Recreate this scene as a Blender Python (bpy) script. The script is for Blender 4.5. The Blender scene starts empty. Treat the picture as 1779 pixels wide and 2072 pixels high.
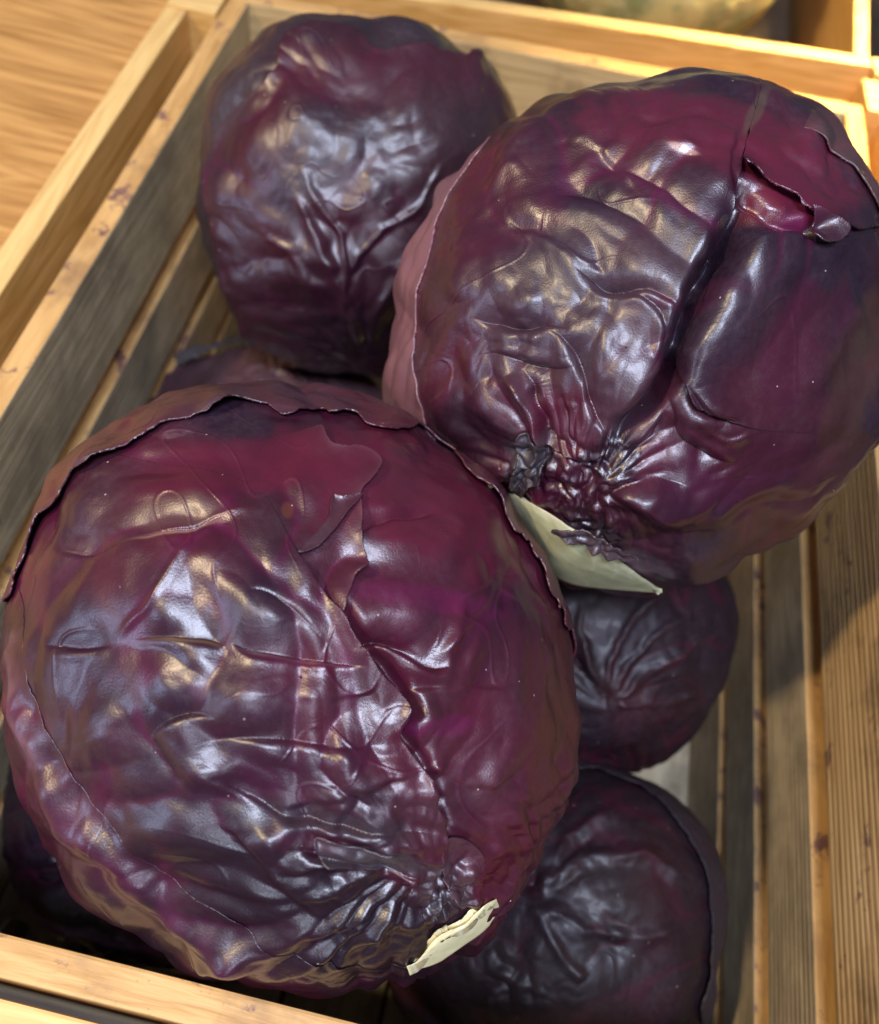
import bpy, math, random
import numpy as np
from mathutils import Vector, Matrix

# ------------------------------------------------------------------ camera, lights
W0, H0, F0 = 1779.0, 2072.0, 1900.0
CAM = np.array([0.0, 0.0, 0.61])
RW = np.array([[0.97104875, -0.23839897, 0.01517511],
               [0.20982567, 0.82085032, -0.53120423],
               [0.11418205, 0.51900932, 0.84710789]])   # rows: world axes seen from the camera
sc = bpy.context.scene
cam = bpy.data.cameras.new('camera'); camo = bpy.data.objects.new('camera', cam)
sc.collection.objects.link(camo); sc.camera = camo
cam.sensor_fit = 'HORIZONTAL'; cam.sensor_width = 36.0; cam.lens = 36.0 * F0 / W0
cam.clip_start = 0.01; cam.clip_end = 50
M = Matrix([list(r) + [0] for r in RW] + [[0, 0, 0, 1]])
M.translation = Vector(CAM); camo.matrix_world = M
cam.dof.use_dof = True; cam.dof.focus_distance = 0.31; cam.dof.aperture_fstop = 9.5

w = bpy.data.worlds.new('World'); sc.world = w; w.use_nodes = True
w.node_tree.nodes['Background'].inputs[0].default_value = (0.62, 0.66, 0.80, 1)
w.node_tree.nodes['Background'].inputs[1].default_value = 0.17
sc.view_settings.view_transform = 'Standard'; sc.view_settings.look = 'None'
sc.view_settings.exposure = 0.0; sc.view_settings.gamma = 1.0

def area(name, loc, target, size, energy, col, spread=None, size_y=None):
    l = bpy.data.lights.new(name, 'AREA'); l.energy = energy; l.color = col
    if size_y: l.shape = 'RECTANGLE'; l.size = size; l.size_y = size_y
    else: l.shape = 'DISK'; l.size = size
    if spread: l.spread = math.radians(spread)
    o = bpy.data.objects.new(name, l); sc.collection.objects.link(o)
    o.location = loc
    o.rotation_euler = (Vector(target) - Vector(loc)).to_track_quat('-Z', 'Y').to_euler()
    return o
area('warm_shop_lamp', (-1.05, -0.20, 1.66), (0, .2, .25), .11, 22, (1.0, .78, .48))
area('cool_ceiling_lamp', (0.10, -0.42, 1.85), (0, .25, .25), .70, 42, (.70, .78, 1.0), size_y=.34)
area('cool_side_lamp', (-1.35, -0.75, .78), (-.05, .15, .3), .35, 6.5, (.55, .68, 1.0), size_y=.5)
area('cool_window_lamp', (0.22, -1.10, 1.02), (.02, .3, .28), .34, 5, (.74, .82, 1.0), size_y=.30)
area('warm_back_lamp', (0.42, 0.80, 1.15), (.20, .66, .26), .10, 2.1, (1.0, .76, .36), spread=26)

# ------------------------------------------------------------------ pixels -> rays (used to lay out real 3-D positions)
def ray(x, y):
    d = RW @ np.array([x - W0 / 2, -(y - H0 / 2), -F0]); return d / np.linalg.norm(d)
def cen(x, y, d): return CAM + ray(x, y) * d
def proj(P):
    c = (P - CAM) @ RW
    return np.stack([W0 / 2 + F0 * c[:, 0] / -c[:, 2], H0 / 2 - F0 * c[:, 1] / -c[:, 2]], 1)

# ------------------------------------------------------------------ numpy noise
def _hash(ix, iy, iz, seed):
    h = (ix * 374761393 + iy * 668265263 + iz * 2147483647 + seed * 974634777) & 0xffffffff
    h = ((h ^ (h >> 13)) * 1274126177) & 0xffffffff
    return (h ^ (h >> 16)) & 0xffffffff
_G = np.random.default_rng(5).normal(size=(256, 3)); _G /= np.linalg.norm(_G, axis=1)[:, None]
def perlin(p, seed=0):
    p = np.asarray(p, dtype=np.float64)
    i = np.floor(p).astype(np.int64); f = p - i
    u = f * f * f * (f * (f * 6 - 15) + 10)
    out = 0
    for dx in (0, 1):
        wx = u[:, 0] if dx else 1 - u[:, 0]
        for dy in (0, 1):
            wy = u[:, 1] if dy else 1 - u[:, 1]
            for dz in (0, 1):
                wz = u[:, 2] if dz else 1 - u[:, 2]
                g = _G[_hash(i[:, 0] + dx, i[:, 1] + dy, i[:, 2] + dz, seed) & 255]
                out = out + wx * wy * wz * (g[:, 0] * (f[:, 0] - dx) + g[:, 1] * (f[:, 1] - dy) + g[:, 2] * (f[:, 2] - dz))
    return out * 1.6
def fbm(p, seed=0, oct=3):
    a, s, o = 1.0, 0, 0
    for k in range(oct):
        o = o + a * perlin(p * 2.03 ** k, seed + k); s += a; a *= .5
    return o / s
def sstep(a, b, x):
    t = np.clip((x - a) / (b - a), 0, 1); return t * t * (3 - 2 * t)

# ------------------------------------------------------------------ 2-D curves
def smooth_line(pts, closed=False, n=6):
    P = np.array(pts, float)
    if len(P) < 3: return P
    N = len(P); out = []
    rng = range(N if closed else N - 1)
    for i in rng:
        p0 = P[(i - 1) % N] if closed or i > 0 else P[0]
        p1 = P[i]; p2 = P[(i + 1) % N]
        p3 = P[(i + 2) % N] if closed or i + 2 < N else P[-1]
        for t in np.linspace(0, 1, n, endpoint=False):
            out.append(.5 * ((2 * p1) + (-p0 + p2) * t + (2 * p0 - 5 * p1 + 4 * p2 - p3) * t * t + (-p0 + 3 * p1 - 3 * p2 + p3) * t ** 3))
    if not closed: out.append(P[-1])
    return np.array(out)
def line_dist(q, L, closed=False):
    """distance, side and running parameter 0..1 of the nearest point on polyline L"""
    best = np.full(len(q), 1e9); side = np.zeros(len(q)); par = np.zeros(len(q))
    n = len(L) if closed else len(L) - 1
    for i in range(n):
        a = L[i]; b = L[(i + 1) % len(L)]; ab = b - a; l2 = ab @ ab
        if l2 < 1e-9: continue
        t = np.clip(((q - a) @ ab) / l2, 0, 1)
        dx = q[:, 0] - a[0] - t * ab[0]; dy = q[:, 1] - a[1] - t * ab[1]
        d = np.hypot(dx, dy); m = d < best
        best[m] = d[m]; side[m] = np.sign(ab[0] * dy[m] - ab[1] * dx[m]); par[m] = (i + t[m]) / n
    return best, side, par
def poly_sd(q, L):
    lo = q.min(0) - 20; hi = q.max(0) + 20; lo = np.maximum(lo, L.min(0) - 300); hi = np.minimum(hi, L.max(0) + 300); g = 16.0
    nx, ny = (np.ceil((hi - lo) / g).astype(int) + 2)
    gx, gy = np.meshgrid(lo[0] + g * np.arange(nx), lo[1] + g * np.arange(ny), indexing='ij')
    S = _poly_sd(np.stack([gx.ravel(), gy.ravel()], 1), L).reshape(nx, ny)
    u = np.clip((q - lo) / g, 0, [nx - 1.001, ny - 1.001]); i = u.astype(int); fr = u - i
    v = (S[i[:, 0], i[:, 1]] * (1 - fr[:, 0]) * (1 - fr[:, 1]) + S[i[:, 0] + 1, i[:, 1]] * fr[:, 0] * (1 - fr[:, 1])
         + S[i[:, 0], i[:, 1] + 1] * (1 - fr[:, 0]) * fr[:, 1] + S[i[:, 0] + 1, i[:, 1] + 1] * fr[:, 0] * fr[:, 1])
    m = np.abs(v) < 30
    out = v.copy(); out[m] = _poly_sd(q[m], L); return out
def _poly_sd(q, L):
    d, _, _ = line_dist(q, L, True)
    ins = np.zeros(len(q), bool); n = len(L)
    for i in range(n):
        a = L[i]; b = L[(i + 1) % n]
        if abs(b[1] - a[1]) < 1e-9: continue
        c = (a[1] > q[:, 1]) != (b[1] > q[:, 1])
        ins ^= c & (q[:, 0] < (b[0] - a[0]) * (q[:, 1] - a[1]) / (b[1] - a[1]) + a[0])
    return np.where(ins, -d, d)

# ------------------------------------------------------------------ linking helpers
def link(name, data, parent=None):
    o = bpy.data.objects.new(name, data); sc.collection.objects.link(o)
    if parent is not None: o.parent = parent
    return o
def tag(o, label, cat, group=None, kind=None):
    if label: o['label'] = label
    if cat: o['category'] = cat
    if group: o['group'] = group
    if kind: o['kind'] = kind
    return o
def mesh_np(name, V, Fq, mat, parent=None, attrs=None, origin=None, smooth=True):
    me = bpy.data.meshes.new(name)
    V = np.asarray(V, float)
    if origin is not None: V = V - origin
    k = Fq.shape[1]
    me.vertices.add(len(V)); me.vertices.foreach_set('co', V.astype(np.float32).ravel())
    me.loops.add(Fq.size); me.loops.foreach_set('vertex_index', Fq.astype(np.int32).ravel())
    me.polygons.add(len(Fq)); me.polygons.foreach_set('loop_start', np.arange(0, Fq.size, k, dtype=np.int32))
    me.update(calc_edges=True)
    me.polygons.foreach_set('use_smooth', np.full(len(Fq), smooth))
    for nm, a in (attrs or {}).items():
        if a.ndim == 2:
            at = me.attributes.new(nm, 'FLOAT_COLOR', 'POINT')
            at.data.foreach_set('color', np.concatenate([a, np.ones((len(a), 1))], 1).astype(np.float32).ravel())
        else:
            at = me.attributes.new(nm, 'FLOAT', 'POINT'); at.data.foreach_set('value', a.astype(np.float32))
    me.materials.append(mat); me.validate()
    return link(name, me, parent)

# ------------------------------------------------------------------ materials
def nodes(name):
    m = bpy.data.materials.new(name); m.use_nodes = True
    nt = m.node_tree; return m, nt, nt.nodes['Principled BSDF']
def N(nt, t, **kw):
    n = nt.nodes.new(t)
    for k, v in kw.items(): setattr(n, k, v)
    return n
def cabbage_mat():
    m, nt, b = nodes('red_cabbage_leaf'); L = nt.links.new
    pig = N(nt, 'ShaderNodeAttribute', attribute_name='pigment')
    blo = N(nt, 'ShaderNodeAttribute', attribute_name='bloom')
    tc = N(nt, 'ShaderNodeTexCoord')
    n1 = N(nt, 'ShaderNodeTexNoise'); n1.inputs['Scale'].default_value = 420; n1.inputs['Detail'].default_value = 6
    L(tc.outputs['Object'], n1.inputs['Vector'])
    # bloom speckle
    mr = N(nt, 'ShaderNodeMapRange'); mr.inputs[1].default_value = .35; mr.inputs[2].default_value = .7
    mr.inputs[3].default_value = .55; mr.inputs[4].default_value = 1.25
    L(n1.outputs['Fac'], mr.inputs[0])
    mul = N(nt, 'ShaderNodeMath', operation='MULTIPLY', use_clamp=True); L(blo.outputs['Fac'], mul.inputs[0]); L(mr.outputs[0], mul.inputs[1])
    mx = N(nt, 'ShaderNodeMix', data_type='RGBA'); mx.inputs[7].default_value = (.075, .052, .075, 1)
    sc_ = N(nt, 'ShaderNodeMath', operation='MULTIPLY'); sc_.inputs[1].default_value = .30
    L(mul.outputs[0], sc_.inputs[0]); L(sc_.outputs[0], mx.inputs[0]); L(pig.outputs['Color'], mx.inputs[6])
    # tiny dust specks
    vo = N(nt, 'ShaderNodeTexVoronoi'); vo.inputs['Scale'].default_value = 170; L(tc.outputs['Object'], vo.inputs['Vector'])
    lt = N(nt, 'ShaderNodeMath', operation='LESS_THAN'); lt.inputs[1].default_value = .055; L(vo.outputs['Distance'], lt.inputs[0])
    vsep = N(nt, 'ShaderNodeSeparateColor'); L(vo.outputs['Color'], vsep.inputs[0])
    gt = N(nt, 'ShaderNodeMath', operation='GREATER_THAN'); gt.inputs[1].default_value = .80; L(vsep.outputs[0], gt.inputs[0])
    dm = N(nt, 'ShaderNodeMath', operation='MULTIPLY'); L(lt.outputs[0], dm.inputs[0]); L(gt.outputs[0], dm.inputs[1])
    dm2 = N(nt, 'ShaderNodeMath', operation='MULTIPLY'); dm2.inputs[1].default_value = .5; L(dm.outputs[0], dm2.inputs[0])
    mx2 = N(nt, 'ShaderNodeMix', data_type='RGBA'); mx2.inputs[7].default_value = (.6, .5, .42, 1)
    L(dm2.outputs[0], mx2.inputs[0]); L(mx.outputs[2], mx2.inputs[6]); L(mx2.outputs[2], b.inputs['Base Color'])
    rr = N(nt, 'ShaderNodeMapRange'); rr.inputs[3].default_value = .32; rr.inputs[4].default_value = .50
    L(mul.outputs[0], rr.inputs[0])
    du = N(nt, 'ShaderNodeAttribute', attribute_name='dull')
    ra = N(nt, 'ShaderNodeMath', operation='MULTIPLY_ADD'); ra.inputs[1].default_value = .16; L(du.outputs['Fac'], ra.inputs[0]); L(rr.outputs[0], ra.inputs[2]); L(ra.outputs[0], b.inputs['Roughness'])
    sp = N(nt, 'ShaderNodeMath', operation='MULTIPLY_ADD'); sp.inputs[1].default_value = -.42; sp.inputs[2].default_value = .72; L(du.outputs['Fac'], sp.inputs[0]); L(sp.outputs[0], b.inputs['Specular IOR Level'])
    b.inputs['IOR'].default_value = 1.5; b.inputs['Specular IOR Level'].default_value = .72
    b.inputs['Coat Weight'].default_value = .06; b.inputs['Coat Roughness'].default_value = .20
    
    n2 = N(nt, 'ShaderNodeTexNoise'); n2.inputs['Scale'].default_value = 1500; n2.inputs['Detail'].default_value = 2
    n3 = N(nt, 'ShaderNodeTexNoise'); n3.inputs['Scale'].default_value = 260; n3.inputs['Detail'].default_value = 3
    L(tc.outputs['Object'], n2.inputs['Vector']); L(tc.outputs['Object'], n3.inputs['Vector'])
    bp = N(nt, 'ShaderNodeBump'); bp.inputs['Strength'].default_value = .45; bp.inputs['Distance'].default_value = .00020
    bp2 = N(nt, 'ShaderNodeBump'); bp2.inputs['Strength'].default_value = .07; bp2.inputs['Distance'].default_value = .0005
    L(n2.outputs['Fac'], bp.inputs['Height']); L(n3.outputs['Fac'], bp2.inputs['Height'])
    L(bp2.outputs[0], bp.inputs['Normal']); L(bp.outputs[0], b.inputs['Normal'])
    return m
CAB = cabbage_mat()

def wood(name, light, dark, stain=None, stain_amt=0.0, rough=.55, purple=0.0, pthr=.64, scale=1.0, groove=0.0, seed=0.0):
    m, nt, b = nodes(name); L = nt.links.new
    tc = N(nt, 'ShaderNodeTexCoord'); mp = N(nt, 'ShaderNodeMapping')
    mp.inputs['Scale'].default_value = (3.0 * scale, 26 * scale, 26 * scale); mp.inputs['Location'].default_value = (seed, seed * 1.7, seed * .3)
    oi = N(nt, 'ShaderNodeObjectInfo')
    add = N(nt, 'ShaderNodeVectorMath', operation='ADD'); cmb = N(nt, 'ShaderNodeCombineXYZ')
    r10 = N(nt, 'ShaderNodeMath', operation='MULTIPLY'); r10.inputs[1].default_value = 13.0
    L(oi.outputs['Random'], r10.inputs[0])
    for k in range(3): L(r10.outputs[0], cmb.inputs[k])
    L(tc.outputs['Object'], add.inputs[0]); L(cmb.outputs[0], add.inputs[1]); L(add.outputs[0], mp.inputs['Vector'])
    no = N(nt, 'ShaderNodeTexNoise'); no.inputs['Scale'].default_value = 1.6; no.inputs['Detail'].default_value = 5; no.inputs['Distortion'].default_value = .9
    L(mp.outputs[0], no.inputs['Vector'])
    # growth rings: fold the noise
    mm = N(nt, 'ShaderNodeMath', operation='MULTIPLY'); mm.inputs[1].default_value = 7.0; L(no.outputs['Fac'], mm.inputs[0])
    pp = N(nt, 'ShaderNodeMath', operation='PINGPONG'); pp.inputs[1].default_value = .5; L(mm.outputs[0], pp.inputs[0])
    fine = N(nt, 'ShaderNodeTexNoise'); fine.inputs['Scale'].default_value = 9; fine.inputs['Detail'].default_value = 4; L(mp.outputs[0], fine.inputs['Vector'])
    sm = N(nt, 'ShaderNodeMath', operation='ADD'); L(pp.outputs[0], sm.inputs[0]); L(fine.outputs['Fac'], sm.inputs[1])
    cr = N(nt, 'ShaderNodeValToRGB'); cr.color_ramp.elements[0].position = .35; cr.color_ramp.elements[1].position = 1.0
    cr.color_ramp.elements[0].color = (*dark, 1); cr.color_ramp.elements[1].color = (*light, 1)
    L(sm.outputs[0], cr.inputs[0]); col = cr.outputs[0]
    if stain:
        s = N(nt, 'ShaderNodeTexNoise'); s.inputs['Scale'].default_value = 22; s.inputs['Detail'].default_value = 6; s.inputs['Roughness'].default_value = .62
        L(add.outputs[0], s.inputs['Vector'])
        r = N(nt, 'ShaderNodeMapRange'); r.inputs[1].default_value = .62 - .34 * stain_amt; r.inputs[2].default_value = .78 - .2 * stain_amt; L(s.outputs['Fac'], r.inputs[0])
        mx = N(nt, 'ShaderNodeMix', data_type='RGBA'); mx.inputs[7].default_value = (*stain, 1)
        k = N(nt, 'ShaderNodeMath', operation='MULTIPLY'); k.inputs[1].default_value = .85; L(r.outputs[0], k.inputs[0])
        L(k.outputs[0], mx.inputs[0]); L(col, mx.inputs[6]); col = mx.outputs[2]
    if purple:
        s = N(nt, 'ShaderNodeTexNoise'); s.inputs['Scale'].default_value = 48; s.inputs['Detail'].default_value = 7; s.inputs['Roughness'].default_value = .7
        L(add.outputs[0], s.inputs['Vector'])
        r = N(nt, 'ShaderNodeMapRange'); r.inputs[1].default_value = pthr; r.inputs[2].default_value = pthr + .07; r.inputs[4].default_value = purple; L(s.outputs['Fac'], r.inputs[0])
        mx = N(nt, 'ShaderNodeMix', data_type='RGBA'); mx.inputs[7].default_value = (.085, .03, .06, 1)
        L(r.outputs[0], mx.inputs[0]); L(col, mx.inputs[6]); col = mx.outputs[2]
    hgt = sm.outputs[0]
    if groove:
        wv = N(nt, 'ShaderNodeTexWave'); wv.wave_type = 'BANDS'; wv.bands_direction = 'Z'
        wv.inputs['Scale'].default_value = 70; wv.inputs['Distortion'].default_value = 1.3; wv.inputs['Detail'].default_value = 2; wv.inputs['Detail Scale'].default_value = 1
        mp2 = N(nt, 'ShaderNodeMapping'); mp2.inputs['Scale'].default_value = (.12, 1, 1.0); L(tc.outputs['Object'], mp2.inputs['Vector']); L(mp2.outputs[0], wv.inputs['Vector'])
        gm = N(nt, 'ShaderNodeMix', data_type='RGBA', blend_type='MULTIPLY'); gm.inputs[7].default_value = (.50, .42, .33, 1)
        gi = N(nt, 'ShaderNodeMapRange'); gi.inputs[1].default_value = .45; gi.inputs[2].default_value = .0; gi.inputs[4].default_value = groove; L(wv.outputs['Fac'], gi.inputs[0])
        L(gi.outputs[0], gm.inputs[0]); L(col, gm.inputs[6]); col = gm.outputs[2]
        a2 = N(nt, 'ShaderNodeMath', operation='ADD'); L(hgt, a2.inputs[0]); L(wv.outputs['Fac'], a2.inputs[1]); hgt = a2.outputs[0]
    L(col, b.inputs['Base Color']); b.inputs['Roughness'].default_value = rough
    b.inputs['Specular IOR Level'].default_value = .35
    bp = N(nt, 'ShaderNodeBump'); bp.inputs['Strength'].default_value = .35; bp.inputs['Distance'].default_value = .0008
    L(hgt, bp.inputs['Height']); L(bp.outputs[0], b.inputs['Normal'])
    return m
WL, WD = (.50, .29, .115), (.36, .175, .05)
wood_rim = wood('pine_rim', (.62, .37, .14), (.44, .235, .075), stain=(.22, .13, .07), stain_amt=.30, purple=.8, pthr=.565)
wood_face = wood('weathered_pine', (.56, .45, .29), (.37, .29, .175), stain=(.22, .175, .115), stain_amt=.7, rough=.7, purple=.6, groove=.5)
wood_face_top = wood('worn_pine', (.66, .45, .22), (.46, .29, .13), stain=(.20, .13, .075), stain_amt=.25, rough=.6, purple=.7, pthr=.60, groove=.75)
wood_back = wood('pale_worn_pine', (.66, .45, .21), (.50, .33, .14), stain=(.22, .14, .07), stain_amt=.35, rough=.65, purple=.5)
wood_dark = wood('stained_pine', (.60, .47, .27), (.42, .32, .175), stain=(.26, .195, .115), stain_amt=.6, rough=.7, purple=.5)
wood_rack = wood('varnished_pine', (.68, .39, .13), (.50, .26, .06), rough=.4)  # rail sides extra orange: bounced light in the gap put into the colour
wood_rack_top = wood('lit_pine_edge', (.74, .50, .20), (.58, .35, .12), rough=.4)  # same pine, tops coloured paler for the light falling on them
wood_shade = wood('shaded_shelf_wood', (.10, .07, .045), (.06, .04, .025), rough=.7)  # colour darkened to hold the shade of the bay and lower shelf
wood_oak = wood('oak_counter', (.58, .31, .10), (.34, .16, .045), rough=.38, scale=.85, seed=3.1)
wood_floor = wood('crate_floor_pine', (.50, .42, .28), (.38, .31, .20), stain=(.12, .1, .07), stain_amt=.4, rough=.7)

# ------------------------------------------------------------------ boards
def board(name, a, b, up, thick, z0, z1, mat, parent, rim=None, bev=.0012, rimmat=None):
    """A plank from plan point a to b (its inner face), thickness to the side 'up' points to (a plan normal), z0..z1."""
    a = np.array(a, float); b = np.array(b, float)
    L = np.linalg.norm(b - a); d = (b - a) / L; n = np.array(up, float); n /= np.linalg.norm(n)
    me = bpy.data.meshes.new(name)
    import bmesh
    bm = bmesh.new(); bmesh.ops.create_cube(bm, size=1)
    nx = max(2, int(L / .02))
    for v in bm.verts:
        v.co = Vector((v.co.x * L, v.co.y * thick, v.co.z * (z1 - z0)))
    bmesh.ops.bevel(bm, geom=list(bm.edges), offset=bev, segments=2, affect='EDGES', profile=.6)
    me.materials.append(mat)
    if rimmat: me.materials.append(rimmat)
    for f in bm.faces:
        f.smooth = False
        if rimmat and f.normal.z > .5: f.material_index = 1
    bm.to_mesh(me); bm.free()
    o = link(name, me, parent)
    mid = (a + b) / 2 + n * thick / 2
    o.matrix_local = Matrix.Translation((mid[0], mid[1], (z0 + z1) / 2)) @ Matrix.Rotation(math.atan2(d[1], d[0]), 4, 'Z')
    return o

ZR = .26
# plan corners of the crate's inner faces
FL, FR = (-.2035, .0203), (.2030, .0203)
BL_, BR_ = (-.2035, .556), (.1840, .5885)
T = .0125
crate = link('wooden_crate', None); tag(crate, 'pale wooden slatted crate holding the heap of red cabbages', 'crate')
levels = [(ZR - .066, ZR), (ZR - .133, ZR - .083), (ZR - .192, ZR - .149), (0.0, ZR - .204)]
def wall(a, b, n, mats, tops=True):
    for i, (z0, z1) in enumerate(levels):
        board('side_board', a, b, n, T, z0, z1, mats[min(i, len(mats) - 1)], crate, rimmat=wood_rim)
board_mats_l = [wood_dark, wood_face]
wall(FL, BL_, (-1, 0), board_mats_l)
wall(FR, BR_, (1, .03), [wood_face_top, wood_face])
dB = np.array(BR_) - np.array(BL_); nB = np.array([-dB[1], dB[0]]); nB /= np.linalg.norm(nB)
wall(np.array(BL_) - dB / np.linalg.norm(dB) * T, np.array(BR_) + dB / np.linalg.norm(dB) * T, nB, [wood_back, wood_face])
wall((FL[0] - T, FL[1]), (FR[0] + T, FR[1]), (0, -1), [wood_rim, wood_face])
# corner battens inside the crate
for (cx_, cy_) in ((-.192, .545), (.172, .574), (-.192, .032), (.19, .032)):
    board('corner_post', (cx_ - .011, cy_), (cx_ + .011, cy_), (0, 1), .0105, 0.001, ZR - .07, wood_face, crate)
for i in range(7):
    x0 = -.203 + i * .0582
    board('floor_board', (x0, .021), (x0, .585), (1, 0), .0555, -.009, -.001, wood_floor, crate)

# ------------------------------------------------------------------ the display rack the crate stands in
rack = link('display_rack', None); tag(rack, 'varnished pine rack rails framing the cabbage crate and the squash bay', 'display rack')
ZK = ZR
board('rail', (-.2355, -.10), (-.2355, .533), (-1, 0), .0135, ZK - .075, ZK, wood_rack, rack, rimmat=wood_rack_top)
board('rail', (-.2490, .5335), (-.2175, .5335), (0, 1), .045, ZK - .075, ZK + .001, wood_rack, rack, rimmat=wood_rack_top)
kb = .1555
def bl(x): return .6185 + kb * x
board('rail', (-.2170, bl(-.217)), (.205, bl(.205)), (-kb, 1), .0115, ZK - .11, ZK, wood_rack, rack, rimmat=wood_rack_top)
board('rail', (.2055, .640), (.42, .652), (-kb * .3, 1), .020, ZK - .075, ZK + .001, wood_rack, rack, rimmat=wood_rack_top)
board('rail', (.1920, .662), (.2060, 1.10), (1, 0), .0105, ZK - .16, ZK - .0005, wood_rack, rack, rimmat=wood_rack_top)
board('rail', (.2190, -.10), (.2120, .600), (1, .01), .0135, ZK - .075, ZK - .001, wood_rack, rack, rimmat=wood_rack_top)
board('rail', (.1985, .600), (.211, .601), (0, 1), .034, ZK - .075, ZK - .0005, wood_rack, rack, rimmat=wood_rack_top)
board('rail', (-.235, .0025), (.2185, .0025), (0, -1), .016, ZK - .09, ZK - .012, wood_rack, rack, rimmat=wood_rack_top)
board('rail', (-.217, 1.02), (.2, 1.03), (0, 1), .0115, ZK - .11, ZK, wood_rack, rack, rimmat=wood_rack_top)

_zs = cen(1335, -175, .90)[2] - .118 * .8 * .985
board('bay_floor', (-.215, .655), (.190, .655), (0, 1), .365, _zs - .012, _zs, wood_shade, rack)
# counters
def slab(name, x0, x1, y0, y1, z, mat, th=.03, rot=0):
    import bmesh
    bm = bmesh.new(); bmesh.ops.create_cube(bm, size=1)
    for v in bm.verts: v.co = Vector((v.co.x * (x1 - x0), v.co.y * (y1 - y0), v.co.z * th))
    me = bpy.data.meshes.new(name); bm.to_mesh(me); bm.free(); me.materials.append(mat)
    o = link(name, me); o.location = ((x0 + x1) / 2, (y0 + y1) / 2, z - th / 2); return o
ct = slab('counter_top', -1.8, -.2495, -1.2, 2.6, ZR - .012, wood_oak); ct['kind'] = 'structure'
lo = slab('lower_shelf', -.2485, 2.0, -1.2, 2.6, -.0095, wood_shade); lo['kind'] = 'structure'

# ------------------------------------------------------------------ cabbage builder
MAROON = np.array([.086, .0050, .0200]); PURPLE = np.array([.0175, .0030, .0145]); BROWN = np.array([.045, .011, .014])
MAG = np.array([.125, .004, .052]); PINK = np.array([.30, .13, .17]); CREAM = np.array([.62, .58, .33]); DRY = np.array([.055, .045, .05])
TAN = np.array([.30, .19, .09]); GREENISH = np.array([.36, .38, .22])

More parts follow.
